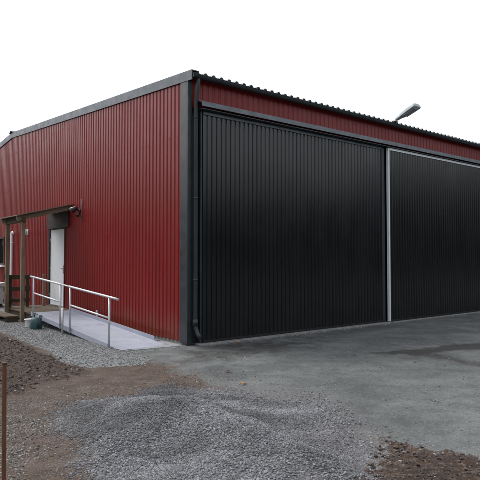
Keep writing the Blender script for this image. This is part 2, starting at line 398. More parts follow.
# ------------------------------------------------------------------ loose stones and clods (uncountable)
def scatter(name, label, cat, X, Y, size, tint, mat, flat=0.7, sink=0.25):
    t0 = (1+5**0.5)/2
    V = np.array([(-1, t0, 0), (1, t0, 0), (-1, -t0, 0), (1, -t0, 0), (0, -1, t0), (0, 1, t0), (0, -1, -t0), (0, 1, -t0), (t0, 0, -1), (t0, 0, 1), (-t0, 0, -1), (-t0, 0, 1)])/math.hypot(1, t0)
    Fc = np.array([(0, 11, 5), (0, 5, 1), (0, 1, 7), (0, 7, 10), (0, 10, 11), (1, 5, 9), (5, 11, 4), (11, 10, 2), (10, 7, 6), (7, 1, 8), (3, 9, 4), (3, 4, 2), (3, 2, 6), (3, 6, 8), (3, 8, 9), (4, 9, 5), (2, 4, 11), (6, 2, 10), (8, 6, 7), (9, 8, 1)])
    n = len(X)
    r = RNG
    vv = V[None]*(0.72+0.56*r.rand(n, 12, 1))
    vv = vv*np.stack([0.75+0.5*r.rand(n), 0.75+0.5*r.rand(n), flat*(0.7+0.6*r.rand(n))], -1)[:, None, :]
    tilt = r.randn(n)*0.45; ct, st = np.cos(tilt)[:, None], np.sin(tilt)[:, None]
    y, z = vv[..., 1]*ct-vv[..., 2]*st, vv[..., 1]*st+vv[..., 2]*ct
    a = r.rand(n)*6.283; ca, sa = np.cos(a)[:, None], np.sin(a)[:, None]
    x, y = vv[..., 0]*ca-y*sa, vv[..., 0]*sa+y*ca
    vv = np.stack([x, y, z], -1)*size[:, None, None]
    vv[..., 0] += X[:, None]; vv[..., 1] += Y[:, None]; vv[..., 2] += (height(X, Y)+size*flat*(0.5-sink))[:, None]
    f = (Fc[None]+12*np.arange(n)[:, None, None]).reshape(-1, 3)
    me = bpy.data.meshes.new(name)
    me.vertices.add(n*12); me.vertices.foreach_set('co', vv.astype(np.float32).ravel())
    me.loops.add(f.size); me.loops.foreach_set('vertex_index', f.ravel().astype(np.int32))
    me.polygons.add(len(f)); me.polygons.foreach_set('loop_start', np.arange(0, f.size, 3, dtype=np.int32))
    me.polygons.foreach_set('use_smooth', np.zeros(len(f), bool))
    me.update(calc_edges=True)
    at = me.attributes.new('tint', 'FLOAT_COLOR', 'POINT')
    at.data.foreach_set('color', np.repeat(np.concatenate([tint, np.ones((n, 1))], 1)[:, None], 12, 1).astype(np.float32).ravel())
    me.materials.append(mat)
    o = bpy.data.objects.new(name, me); COL.objects.link(o)
    return tag(o, label, cat, kind='stuff')
def stone_mat():
    t = NT('crushed_stone')
    c = t.mix(t.mr(t.noise(120, 3), 0.35, 0.7, 0, 0.5), t.attr('tint', 'Color'), (0.12, 0.12, 0.12))
    t.set(c, 0.85, spec=0.3); return t.m
STONE = stone_mat()
def sample(n, x0, x1, y0, y1, f):
    X = RNG.uniform(x0, x1, n); Y = RNG.uniform(y0, y1, n)
    k = RNG.rand(n) < f(X, Y); return X[k], Y[k]
def tints(n, lo, hi, warm=0.0, p=1.6):
    l = lo+(hi-lo)*RNG.rand(n)**p
    w = RNG.rand(n)*warm
    b = RNG.rand(n)*0.06
    return np.stack([l*(1+w*0.35), l*(1+w*0.05), l*(1-w*0.35+b)], -1)
clear = lambda X, Y: (np.hypot(X+1.49, Y-3.5) > 0.03)
X, Y = sample(330000, -2.4, 2.4, 2.9, 7.4, lambda X, Y: masks(X, Y)[2]**1.4*(0.12+0.88*smooth(0.36, 0.56, fbm(X, Y, 1.7, 4, 70)))*clear(X, Y))
scatter('gravel_heap', 'loose grey crushed stone heaped in the foreground', 'gravel', X, Y, (0.0035+0.007*RNG.rand(len(X))**2.2)*(0.75+0.6*fbm(X, Y, 1.1, 3, 75)), tints(len(X), 0.065, 0.21, 0.12, 1.5)*np.array([0.95, 0.99, 1.05])*(0.62+0.85*smooth(0.36, 0.62, fbm(X, Y, 1.5, 4, 77)))[:, None], STONE)
X, Y = sample(60000, -7.5, -0.4, 8.0, 15.5, lambda X, Y: masks(X, Y)[0]*(Y < 16)*0.8)
u, v = W2L(X, Y); k = (u < -0.06); X, Y = X[k], Y[k]
scatter('pale_gravel', 'pale fine gravel laid along the ramp', 'gravel', X, Y, 0.006+0.008*RNG.rand(len(X)), tints(len(X), 0.10, 0.29, 0.1), STONE)
def thin(X, Y):
    s, so, gr, d, fo, w = masks(X, Y)
    return np.clip((0.75*smooth(6.4, 5.4, Y)+0.1)*d*(1-so)+0.3*fo+0.02, 0, 1)*(1-gr)*(1-s)*(1-so)*(0.15+0.85*(fbm(X, Y, 3, 3, 80) > 0.5))*clear(X, Y)
X, Y = sample(110000, -4.0, 4.0, 2.7, 9.6, thin)
u, v = W2L(X, Y); k = (u < -0.1) | (v < -0.3); X, Y = X[k], Y[k]
scatter('scattered_pebbles', 'small stones trodden into the dirt and yard', 'pebbles', X, Y, 0.004+0.010*RNG.rand(len(X))**3, tints(len(X), 0.06, 0.33, 0.5, 2.0), STONE)
X, Y = sample(110000, -3.2, 0.8, 2.9, 7.4, lambda X, Y: smooth(6.9, 5.6, Y)*masks(X, Y)[3]*(1-masks(X, Y)[1])*(0.1+0.9*smooth(0.42, 0.6, fbm(X, Y, 2.2, 4, 85)))*clear(X, Y))
scatter('dirt_grit', 'fine pale grit pressed into the brown dirt', 'grit', X, Y, 0.002+0.005*RNG.rand(len(X))**2.5, tints(len(X), 0.06, 0.34, 0.7, 1.8), STONE)
X, Y = sample(130000, -6.0, 4.2, 2.7, 11.5, lambda X, Y: masks(X, Y)[1]*(0.2+0.8*fbm(X, Y, 4, 3, 90)))
l = 0.012+0.06*RNG.rand(len(X))**1.6; tc = np.stack([l*1.2, l*0.78, l*0.56], -1)
pal = RNG.rand(len(X)) < 0.06; tc[pal] = tints(pal.sum(), 0.12, 0.3, 0.4)
scatter('soil_clods', 'crumbly brown clods on the dug soil', 'soil', X, Y, 0.004+0.020*RNG.rand(len(X))**5, tc, STONE)
# rubble line along the gate sill
n = 420
s = RNG.uniform(0.25, 11.5, n); q = -0.20-np.abs(RNG.randn(n))*0.09
pts = np.array([L2W(a, b)[:] for a, b in zip(s, q)])
scatter('sill_rubble', 'line of stone crumbs and grit at the foot of the black gates', 'rubble', pts[:, 0], pts[:, 1], 0.006+0.016*RNG.rand(n)**3, tints(n, 0.10, 0.5, 0.4), STONE)

# ------------------------------------------------------------------ WAREHOUSE
EAVE = 4.98; SL = 0.075; HALF = 10.9; LEN = 18.6
def rooftop(v): return EAVE+SL*(v if v <= HALF else 2*HALF-v)
wh = thing('warehouse', 'large red corrugated metal warehouse with black sliding gates', 'warehouse', CORNER)
def corr_positions(a0, a1, pitch, prof):
    out = []; k = math.floor(a0/pitch)
    while k*pitch < a1:
        for a, d in prof:
            x = k*pitch+a
            if a0 < x < a1: out.append((x, d))
        k += 1
    return [(a0, prof[0][1])]+out+[(a1, prof[0][1])]
PR_W = [(0.0, 0.0), (0.026, 0.0), (0.044, 0.016), (0.122, 0.016)]
DV0, DV1, DZ0, DZ1 = 6.02, 7.20, 0.27, 2.86
WV0, WV1, WZ0, WZ1 = 11.72, 13.0, 1.36, 2.34
w = MB()
cols = corr_positions(0.0, 2*HALF, 0.14, PR_W)
# exact breaks at the openings
for b in (DV0, DV1, WV0, WV1): cols.append((b, 0.016))
cols.sort()
for (v0, d0), (v1, d1) in zip(cols, cols[1:]):
    mid = (v0+v1)/2; top0, top1 = rooftop(v0)-0.02, rooftop(v1)-0.02
    spans = [(0.05, None)]
    if DV0 < mid < DV1: spans = [(0.05, DZ0), (DZ1, None)]
    elif WV0 < mid < WV1: spans = [(0.05, WZ0), (WZ1, None)]
    for a, b in spans:
        w.quad((-d0, v0, a), (-d1, v1, a), (-d1, v1, top1 if b is None else b), (-d0, v0, top0 if b is None else b))
k = 0
while k*0.14 < 2*HALF-0.3:
    v = k*0.14+0.083
    for z in (0.18, 1.42, 2.66, 3.90, 5.12):
        if v < 0.24 or (DV0-0.3 < v < DV1+0.2 and z < 2.95) or (WV0-0.1 < v < WV1+0.1 and WZ0-0.1 < z < WZ1+0.1) or z > rooftop(v)-0.3: continue
        w.screws([(-0.016, v, z+0.004*math.sin(k*7.3))], (-1, 0, 0))
    k += 2
w.build('gable_wall', [M['red'], M['screw']], wh)
# far gable, back wall and floor close the shell
w = MB()
w.face([w.vert(p) for p in ((LEN, 0, 0), (LEN, 2*HALF, 0), (LEN, 2*HALF, EAVE), (LEN, HALF, EAVE+SL*HALF), (LEN, 0, EAVE))])
w.quad((0, 2*HALF, 0), (LEN, 2*HALF, 0), (LEN, 2*HALF, EAVE), (0, 2*HALF, EAVE))
w.build('rear_wall', M['red'], wh)
w = MB(); w.box(0.03, LEN, 0.05, 2*HALF-.02, 0.006, 0.04); w.build('floor_slab', M['concrete'], wh)
# low concrete plinth under the gable sheeting
w = MB(); w.box(0.0, 0.10, 0.06, 2*HALF-0.1, -0.1, 0.10); w.build('plinth', M['concrete'], wh)
# red strip over the gates
w = MB()
cols = corr_positions(0.06, LEN, 0.14, PR_W)
for (s0, d0), (s1, d1) in zip(cols, cols[1:]):
    w.quad((s0, -d0, 4.40), (s1, -d1, 4.40), (s1, -d1, EAVE-0.02), (s0, -d0, EAVE-0.02))
w.build('upper_wall', M['red'], wh)
# inner lining behind the gates so no daylight shows through gaps
w = MB(); w.box(0.06, LEN-0.02, 0.02, 0.05, 0.03, 4.9); w.build('inner_lining', M['dark'], wh)
# roof sheets: ridged profile
rf = MB()
PRF = [(0.0, 0.0), (0.045, 0.0), (0.070, 0.042), (0.085, 0.050), (0.115, 0.050), (0.130, 0.042), (0.155, 0.0)]
cols = corr_positions(-0.03, LEN+0.1, 0.185, PRF)
for sgn in (0, 1):
    prev = None
    for s, d in cols:
        e = -0.16
        pe = (s, e, EAVE+SL*e+0.03+d); pr = (s, HALF, EAVE+SL*HALF+0.03+d)
        pe2 = (s, e, EAVE+SL*e+0.012+d*0.9); pr2 = (s, HALF, EAVE+SL*HALF+0.012+d*0.9)
        if sgn: pe, pr, pe2, pr2 = [(p[0], 2*HALF-p[1], p[2]) for p in (pe, pr, pe2, pr2)]
        ids = [rf.vert(p) for p in (pe, pr, pr2, pe2)]
        if prev:
            rf.face((prev[0], ids[0], ids[1], prev[1])); rf.face((prev[3], prev[2], ids[2], ids[3])); rf.face((prev[0], prev[3], ids[3], ids[0]))
        prev = ids
roof = rf.build('roof', M['roof'], wh)
w = MB()
w.extr([(-0.18, -0.03), (0, 0.035), (0.18, -0.03), (0.18, -0.045), (0, 0.02), (-0.18, -0.045)], (-0.09, HALF, EAVE+SL*HALF+0.11), (LEN+0.1, HALF, EAVE+SL*HALF+0.11), (0, 1, 0), (0, 0, 1))
w.build('ridge_cap', M['dark'], roof)
# verge boards: L section folded over the roof edge
for vy0, vy1 in ((-0.18, HALF-0.001), (HALF+0.001, 2*HALF+0.18)):
    w = MB()
    z0, z1 = rooftop(vy0)+0.085, rooftop(vy1)+0.085
    w.extr([(-0.045, -0.185), (-0.030, -0.185), (-0.030, -0.015), (0.12, -0.015), (0.12, 0.0), (-0.045, 0.0)], (0, vy0, z0), (0, vy1, z1), (1, 0, 0), (0, 0, 1))
    w.build('verge_trim', M['trim'], roof)
# gutter: half round with a rolled lip, then its brackets
w = MB()
pr = [(-0.05+0.055*math.cos(a), 0.0+0.062*math.sin(a)) for a in [math.pi+math.pi*k/10 for k in range(11)]]
pin = [(-0.05+0.049*math.cos(a), 0.0+0.055*math.sin(a)) for a in [2*math.pi-math.pi*k/10 for k in range(11)]]
w.extr(pr+pin, (-0.02, -0.115, EAVE-0.005), (LEN, -0.115, EAVE-0.005), (0, 1, 0), (0, 0, 1))
w.tube([(-0.02, -0.219, EAVE-0.004), (LEN, -0.219, EAVE-0.004)], 0.011, 8)
gut = w.build('gutter', M['dark'], roof)
w = MB(); w.box(-0.026, -0.02, -0.225, -0.105, EAVE-0.07, EAVE+0.005); w.build('gutter_end', M['dark'], roof)
# soffit strip
w = MB(); w.box(0.0, LEN, -0.10, -0.03, EAVE-0.035, EAVE-0.022); w.build('soffit', M['dark'], roof)
# corner trim (two faces)
w = MB(); w.box(-0.034, -0.022, 0.0, 0.215, 0.03, EAVE-0.09); w.build('corner_trim', M['corner'], wh)
w = MB(); w.box(-0.034, 0.062, -0.036, -0.002, 0.02, EAVE-0.10); w.build('corner_trim', M['dark'], wh)
# door head rail and cover
w = MB(); w.extr([(-0.02, 4.35), (-0.24, 4.35), (-0.24, 4.36), (-0.05, 4.375), (-0.02, 4.375)], (0.16, 0, 0), (LEN, 0, 0), (0, 1, 0), (0, 0, 1)); w.build('door_track', M['dark'], wh)
w = MB(); w.extr([(-0.022, 4.545), (-0.16, 4.52), (-0.245, 4.49), (-0.245, 4.40), (-0.235, 4.40), (-0.235, 4.478), (-0.022, 4.53)], (0.145, 0, 0), (LEN, 0, 0), (0, 1, 0), (0, 0, 1)); w.build('rail_cover', M['rail'], wh)
# sill under the gates
w = MB()
w.box(0.15, LEN, -0.25, -0.02, -0.03, 0.028); w.build('gate_sill', M['concrete'], wh, 0.008)
# gates
PR_G = [(0.0, 0.0), (0.028, 0.0), (0.042, 0.022), (0.096, 0.022)]
GATES = [(0.20, 5.715, 0.075), (5.775, 11.92, 0.150), (11.97, 18.2, 0.075)]
for i, (s0, s1, q) in enumerate(GATES):
    gz0, gz1 = 0.045, 4.34
    w = MB()
    cols = corr_positions(s0+0.03, s1-0.03, 0.112, PR_G)
    for (a0, d0), (a1, d1) in zip(cols, cols[1:]):
        w.quad((a0, -q-d0, gz0+0.01), (a1, -q-d1, gz0+0.01), (a1, -q-d1, gz1-0.01), (a0, -q-d0, gz1-0.01))
    k = math.ceil((s0+0.1)/0.112)
    while k*0.112 < s1-0.2:
        w.screws([(k*0.112+0.071, -q-0.022, z) for z in (0.14, 1.50, 2.86, 4.22)], (0, -1, 0), 0.007)
        k += 2
    gt = w.build('sliding_gate', [M['gate'], M['dark']], wh)
    # edge profiles
    lp = M['pale'] if i == 1 else M['dark']
    f = MB(); f.box(s0, s0+(0.052 if i == 1 else 0.03), -q-0.04, -q+0.02, gz0, gz1); f.build('gate_edge', lp, gt)
    f = MB(); f.box(s1-(0.11 if i == 0 else 0.03), s1, -q-0.0385, -q+0.02, gz0, gz1); f.build('gate_edge', M['corner'] if i == 0 else M['dark'], gt)
    f = MB(); f.box(s0+0.064, s1-0.112, -q-0.042, -q+0.018, gz1-0.055, gz1); f.build('top_profile', M['rail'] if i != 1 else M['pale'], gt)
    f = MB(); f.box(s0+0.064, s1-0.112, -q-0.03, -q+0.018, gz0-0.012, gz0+0.03); f.build('bottom_seal', M['black'], gt)
# downpipe at the corner
w = MB()
w.tube([(0.11, -0.165, EAVE-0.06), (0.11, -0.160, EAVE-0.14), (0.105, -0.13, EAVE-0.36), (0.105, -0.10, EAVE-0.46), (0.105, -0.095, 0.42), (0.11, -0.10, 0.32), (0.12, -0.16, 0.20), (0.13, -0.22, 0.15)], 0.042, 14)
dp = w.build('downpipe', M['dark'], wh)
for z in (1.2, 2.7, 4.2):
    w = MB(); w.tube([(0.105, -0.095, z-0.02), (0.105, -0.095, z+0.02)], 0.048, 14); w.box(0.095, 0.115, -0.055, -0.037, z-0.02, z+0.02); w.build('pipe_bracket', M['dark'], dp)
w = MB(); w.tube([(0.105, -0.095, 0.36), (0.105, -0.095, 0.48)], [0.055, 0.05], 14); w.build('pipe_sleeve', M['dark'], dp)
# ---- entrance door, recessed
fr = MB()
fr.box(-0.034, 0.12, DV0-0.02, DV0+0.03, DZ0, DZ1); fr.box(-0.034, 0.12, DV1-0.03, DV1+0.06, DZ0, DZ1)
fr.box(-0.032, 0.12, DV0+0.03, DV1-0.03, DZ1-0.05, DZ1+0.02); fr.box(-0.03, 0.12, DV0+0.03, DV1-0.03, 2.405, 2.44)
ed = MB(); ed.box(0.0, 0.05, DV0+0.035, DV1-0.035, DZ0+0.03, 2.40)
edo = ed.build('entrance_door', M['white'], wh, 0.004)
fr.build('door_frame', M['recess'], edo)
w = MB(); w.box(-0.05, -0.036, 5.74, 7.32, 2.43, DZ1+0.03); w.build('canopy_shade_panel', M['recess'], edo)  # dark panel over the door, standing in for the shade under the canopy
w = MB()
hv = DV0+0.14
w.box(-0.008, 0.0, hv-0.02, hv+0.02, 1.18, 1.40); w.tube([(-0.004, hv, 1.32), (-0.045, hv, 1.32)], 0.011); w.tube([(-0.045, hv-0.01, 1.32), (-0.045, hv+0.12, 1.32)], 0.010)
w.build('handle', M['steel'], edo)
w = MB(); w.tube([(-0.004, hv, 1.22), (-0.016, hv, 1.22)], 0.017, 12); w.build('lock_cylinder', M['steel'], edo)
for z in (0.55, 1.3, 2.1):
    w = MB(); w.tube([(-0.008, DV1-0.040, z-0.05), (-0.008, DV1-0.040, z+0.05)], 0.010, 8); w.build('hinge', M['steel'], edo)
w = MB(); w.box(-0.03, 0.12, DV0+0.045, DV1-0.045, DZ0-0.005, DZ0+0.028); w.build('threshold', M['steel'], edo)
# ---- window
w = MB()
w.box(0.02, 0.03, WV0+0.05, WV1-0.05, WZ0+0.05, WZ1-0.05)
wo = w.build('window', M['glass'], wh)
w = MB()
for a0, a1, b0, b1 in ((WV0-0.01, WV0+0.06, WZ0, WZ1), (WV1-0.06, WV1+0.01, WZ0, WZ1), (WV0+0.06, WV1-0.06, WZ1-0.06, WZ1), (WV0+0.06, WV1-0.06, WZ0, WZ0+0.06), ((WV0+WV1)/2-0.03, (WV0+WV1)/2+0.03, WZ0+0.06, WZ1-0.06)):
    w.box(-0.03, 0.06, a0, a1, b0, b1)
w.build('frame', M['recess'], wo)
w = MB(); w.box(-0.11, 0.02, WV0-0.06, WV1+0.06, WZ0-0.075, WZ0-0.004); w.build('window_sill', M['whitep'], wo, 0.006)
# ---- white conduit on the gable wall
w = MB(); vv = 10.68
w.tube([(-0.05, vv-0.10, 2.40), (-0.065, vv-0.05, 2.46), (-0.075, vv, 2.42), (-0.075, vv, 2.32), (-0.075, vv, 0.55), (-0.09, vv+0.03, 0.42), (-0.18, vv+0.10, 0.30)], 0.042, 12)
pp = w.build('white_pipe', M['whitep'], wh)
for z in (1.0, 2.1):
    w = MB(); w.tube([(-0.075, vv, z-0.015), (-0.075, vv, z+0.015)], 0.047, 12); w.box(-0.04, -0.021, vv-0.02, vv+0.02, z-0.015, z+0.015); w.build('pipe_clip', M['whitep'], pp)

# ------------------------------------------------------------------ entrance canopy
def bthing(name, label, cat, base, group=None): return thing(name, label, cat, L2W(*base), ANG, group)
b = (-1.25, 6.25, 0.0)
cn = bthing('entrance_canopy', 'weathered timber canopy on two posts over the white door', 'canopy', b)
PV0, PV1, PU = 5.62, 6.96, -1.24
for pv in (PV0, PV1):
    w = MB(b); w.box(PU-0.045, PU+0.045, pv-0.045, pv+0.045, -0.02, 2.50); w.build('post', M['woodz'], cn, 0.006)
w = MB(b); w.box(PU-0.045, PU+0.045, PV0-0.10, PV1+0.10, 2.502, 2.61); w.build('front_beam', M['woody'], cn, 0.005)
for pv in (PV0, PV1):
    w = MB(b); w.beam((PU-0.16, pv, 2.585), (-0.03, pv, 2.935), 0.06, 0.13); w.build('rafter', M['woodx'], cn, 0.004)
w = MB(b)
for k in range(9):
    a0 = PV0-0.16+k*0.185
    w.extr([(a0, 0.07), (a0+0.178, 0.07), (a0+0.178, 0.092), (a0, 0.092)], (PU-0.2, 0, 2.585-0.012), (-0.036, 0, 2.935), (0, 1, 0), (0, 0, 1))
w.build('roof_boards', M['woodx'], cn)

# ------------------------------------------------------------------ landing, steps and side railing
b = (-0.7, 6.2, 0.0)
ld = bthing('wooden_landing', 'dark timber landing with steps and side railing below the white door', 'landing', b)
w = MB(b)
for k in range(9):
    u0 = -1.19+k*0.13; w.box(u0, u0+0.122, 5.06, 7.42, 0.228, 0.258)
w.build('deck', M['woody'], ld, 0.003)
w = MB(b)
w.box(-1.165, -1.125, 5.08, 7.4, 0.06, 0.226); w.box(-0.20, -0.16, 5.08, 7.4, 0.06, 0.226); w.box(-1.12, -0.21, 7.36, 7.4, 0.08, 0.226)
w.build('joists', M['woodd'], ld)
for (uu, vv) in ((-1.10, 5.15), (-1.10, 6.3), (-1.10, 7.3), (-0.25, 5.15), (-0.25, 7.3)):
    w = MB(b); w.box(uu-0.045, uu+0.045, vv-0.045, vv+0.045, -0.02, 0.225); w.build('leg', M['woodd'], ld)
for (u0, z) in ((-1.62, 0.125), ):
    for k in range(2):
        w = MB(b); w.box(u0+k*0.17, u0+k*0.17+0.16, 5.72, 7.5, z, z+0.035); w.build('tread', M['woody'], ld, 0.003)
    for vv in (5.76, 6.6, 7.44):
        w = MB(b); w.box(u0+0.02, -1.30, vv-0.025, vv+0.025, -0.02, z-0.002); w.build('stringer', M['woodd'], ld)
RV = 7.03
for uu in (-1.12, -0.66, -0.20):
    w = MB(b); w.box(uu-0.04, uu+0.04, RV+0.03, RV+0.09, 0.26, 1.14); w.build('railing_post', M['woodz'] if uu == -0.20 else M['woodd'], ld, 0.004)
for z0, z1 in ((1.02, 1.14), (0.70, 0.82), (0.40, 0.50)):
    w = MB(b); w.box(-1.30, -0.60, RV, RV+0.028, z0, z1); w.build('railing_board', M['woodd'], ld, 0.003)

# ------------------------------------------------------------------ access ramp with tube railings
V0, V1, H0, H1 = 5.03, 0.42, 0.285, 0.012
U0, U1 = -1.20, -0.26
def rz(v): return H1+(H0-H1)*(v-V1)/(V0-V1)
b = (-0.73, 2.7, 0.0)
rp = bthing('access_ramp', 'pale metal wheelchair ramp with galvanised tube railings along the red wall', 'ramp', b)
w = MB(b)
for a0, a1 in ((V0, 2.80), (2.788, V1)):
    w.extr([(U0, 0), (U1, 0), (U1, -0.035), (U0, -0.035)], (0, a0, rz(a0)), (0, a1, rz(a1)), (1, 0, 0), (0, 0, 1))
deck = w.build('deck', M['ramp'], rp, 0.004)
for (ua, ub) in ((U0-0.012, U0+0.0), (U1, U1+0.012)):
    w = MB(b)
    top = 0.022 if ua < -1 else 0.075
    w.extr([(ua, top), (ub, top), (ub, -0.075), (ua, -0.075)], (0, V0, rz(V0)), (0, V1+0.35, rz(V1+0.35)), (1, 0, 0), (0, 0, 1))
    w.build('side_flange', M['ramp'], rp)
w = MB(b); w.extr([(U0+0.01, 0.0), (U1-0.01, 0.0), (U1-0.01, -0.004), (U0+0.01, -0.004)], (0, V1+0.001, H1), (0, V1-0.16, 0.006), (1, 0, 0), (0, 0, 1)); w.build('end_flap', M['ramp'], rp)
w = MB(b); w.prism([(U0+0.16, V1-0.165), (U0+0.22, 0.12), (-0.10, 0.02), (-0.06, V1+0.3), (U1+0.02, V1+0.3), (U1+0.02, V1-0.165)], -0.05, 0.010); w.build('landing_pad', M['pad'], rp, 0.004)
for uu, vv in ((U0+0.1, 4.8), (U1-0.1, 4.8), (U0+0.1, 2.9), (U1-0.1, 2.9)):
    w = MB(b); w.tube([(uu, vv, -0.02), (uu, vv, rz(vv)-0.036)], 0.02); w.build('leg', M['galv'], rp)
RU = U0-0.035
w = MB(b); w.tube([(RU-0.03, 2.83, -0.03), (RU-0.03, 2.83, 0.56)], 0.022); w.build('joint_post', M['galv'], rp)
w = MB(b); w.box(U1+0.03, U1+0.06, 3.45, 3.51, -0.02, 0.40); w.build('wall_side_stub', M['galv'], rp)
for (va, vb, ea, eb) in ((4.78, 3.04, 0.22, 0.03), (2.50, 0.66, 0.06, 0.34)):
    w = MB(b)
    HR = 0.875
    w.tube([(RU, va+ea, rz(va+ea)+HR), (RU, va, rz(va)+HR), (RU, vb, rz(vb)+HR), (RU, vb-eb, rz(vb-eb)+HR)], 0.022, 12)
    if eb > 0.2: w.tube([(RU, vb-eb-0.005, rz(vb-eb)+HR), (RU, vb-eb, rz(vb-eb)+HR)], 0.024, 12)
    rl = w.build('handrail', M['galv'], rp)
    w = MB(b); w.tube([(RU, va-0.02, rz(va)+0.50), (RU, vb+0.02, rz(vb)+0.50)], 0.018, 12); w.build('mid_rail', M['galv'], rl)
    for pv in (va, vb):
        w = MB(b); w.tube([(RU, pv, rz(pv)-0.07), (RU, pv, rz(pv)+HR-0.02)], 0.021, 12); w.box(RU, U0-0.008, pv-0.03, pv+0.03, rz(pv)-0.06, rz(pv)-0.02); w.build('rail_post', M['galv'], rl)
# short bridging rail between the two sections
w = MB(b); w.tube([(RU, 3.0, rz(3.0)+0.875), (RU, 2.57, rz(2.57)+0.875)], 0.016, 10); w.build('rail_link', M['galv'], rp)

# ------------------------------------------------------------------ buckets
def gz(u, v):
    p = L2W(u, v); return float(height(np.array([p.x]), np.array([p.y]))[0])
def lathe(mb, c, prof, n=24):
    rings = [[mb.vert((c[0]+r*math.cos(2*math.pi*k/n), c[1]+r*math.sin(2*math.pi*k/n), c[2]+z)) for k in range(n)] for r, z in prof]
    for a, bb in zip(rings, rings[1:]):
        for k in range(n): mb.face((a[k], a[(k+1) % n], bb[(k+1) % n], bb[k]), True)
    mb.face(rings[0][::-1]); mb.face(rings[-1])
def bucket(name, label, u, v, mat, r, h):
    c = (u, v, gz(u, v)+0.004)
    t = bthing(name, label, 'bucket', c)
    w = MB(c)
    lathe(w, c, [(r*0.78, 0), (r*0.8, 0.004), (r, h-0.02), (r+0.008, h-0.018), (r+0.008, h), (r-0.006, h), (r*0.76, 0.02)])
    w.build('pail', mat, t)
    w = MB(c)
    w.tube([(u+(r+0.006)*math.cos(a), v+0.05*math.sin(a)-0.02, c[2]+h-0.02-0.06*math.sin(a)) for a in [math.pi*k/12 for k in range(13)]], 0.004, 6)
    w.build('bail_handle', M['steel'], t)
    return t
bucket('bucket', 'small white plastic bucket standing by the landing post', -1.42, 4.55, M['whitep'], 0.085, 0.18)
# teal watering can
c = (-1.40, 4.06, gz(-1.40, 4.06)+0.004)
t = bthing('watering_can', 'dull teal watering can on gravel under the ramp start', 'watering can', c)
w = MB(c); lathe(w, c, [(0.12, 0), (0.13, 0.01), (0.125, 0.2), (0.10, 0.25), (0.075, 0.26), (0.07, 0.245)]); w.build('body', M['teal'], t)
w = MB(c); w.tube([(c[0], c[1]-0.11, c[2]+0.05), (c[0], c[1]-0.21, c[2]+0.17), (c[0], c[1]-0.26, c[2]+0.27)], [0.028, 0.02, 0.018], 10); w.tube([(c[0], c[1]-0.255, c[2]+0.262), (c[0], c[1]-0.29, c[2]+0.30)], [0.02, 0.045], 12); w.build('spout', M['teal'], t)
w = MB(c); w.tube([(c[0], c[1]+0.12*math.cos(a)+0.02, c[2]+0.22+0.13*math.sin(a)) for a in [-0.7+3.0*k/12 for k in range(13)]], 0.011, 8); w.build('handle', M['teal'], t)

# ------------------------------------------------------------------ wall spotlight with sensor
b = (-0.022, 5.02, 2.80)
t = bthing('wall_spotlight', 'black spotlight on a swivel bracket high on the red wall', 'spotlight', b)
w = MB(b); w.tube([(-0.02, 5.02, 2.80), (-0.055, 5.02, 2.80)], 0.06, 16); w.build('wall_plate', M['black'], t)
w = MB(b); w.tube([(-0.055, 5.02, 2.80), (-0.10, 5.0, 2.83), (-0.12, 4.98, 2.85)], 0.014, 8); w.build('arm', M['black'], t)
w = MB(b); w.tube([(-0.10, 4.98, 2.88), (-0.13, 5.0, 2.87), (-0.22, 5.05, 2.81), (-0.23, 5.056, 2.804)], [0.03, 0.055, 0.08, 0.075], 16); hd = w.build('lamp_head', M['black'], t)
w = MB(b); w.tube([(-0.231, 5.0565, 2.8035), (-0.236, 5.0595, 2.80)], 0.068, 16); w.build('lens', M['lens'], hd)
w = MB(b); w.tube([(-0.06, 4.99, 2.77), (-0.10, 4.94, 2.70)], 0.012, 8); w.tube([(-0.09, 4.95, 2.72), (-0.12, 4.91, 2.66)], [0.035, 0.042], 12); w.build('motion_sensor', M['black'], t)
w = MB(b); w.tube([(-0.035, 4.88, 2.52), (-0.035, 4.88, 3.10)], 0.009, 8); w.box(-0.035, -0.021, 4.86, 4.90, 2.96, 2.99); w.box(-0.035, -0.021, 4.86, 4.90, 2.58, 2.61); w.build('cable_conduit', M['rail'], t)
# small white lamp further along
b = (-0.022, 9.15, 2.35)
t = bthing('wall_lamp', 'small white lamp on the red wall left of the door', 'lamp', b)
w = MB(b); w.box(-0.045, -0.02, 9.10, 9.20, 2.33, 2.50); w.build('back_plate', M['whitep'], t, 0.004)
w = MB(b); lathe(w, (-0.105, 9.15, 2.33), [(0.03, 0), (0.05, 0.02), (0.058, 0.08), (0.05, 0.14), (0.03, 0.165)], 16); w.build('globe', M['whitep'], t)

# ------------------------------------------------------------------ yard lamp on the eave
s = 6.16
b = (s, -0.15, EAVE+0.03)
t = bthing('yard_lamp', 'grey yard lamp head angled up over the roof edge', 'street lamp', b)
zr = EAVE+0.075
w = MB(b); w.box(s-0.07, s+0.07, -0.18, 0.03, zr+0.002, zr+0.014); w.box(s-0.02, s+0.02, -0.16, -0.05, zr+0.014, zr+0.05); w.build('roof_bracket', M['galv'], t, 0.003)
d = Vector((0, -0.94, 0.34)).normalized(); up = Vector((0, 0.34, 0.94)).normalized(); sd = Vector((1, 0, 0))
p = Vector((s, -0.17, zr+0.055))
w = MB(b); w.tube([(s, -0.09, zr+0.02), p+d*0.02], 0.042, 12); w.build('arm', M['galv'], t)
w = MB(b)
secs = [(0.0, 0.055, 0.055), (0.12, 0.07, 0.065), (0.18, 0.10, 0.08), (0.42, 0.15, 0.105), (0.62, 0.155, 0.09), (0.65, 0.13, 0.06)]
rings = []
for l_, hw, hh in secs:
    cc = p+d*l_
    rings.append([w.vert(cc+sd*x*hw+up*z*hh) for x, z in ((-1, -0.35), (-0.85, -0.45), (0.85, -0.45), (1, -0.35), (0.92, 0.35), (0.5, 0.85), (-0.5, 0.85), (-0.92, 0.35))])
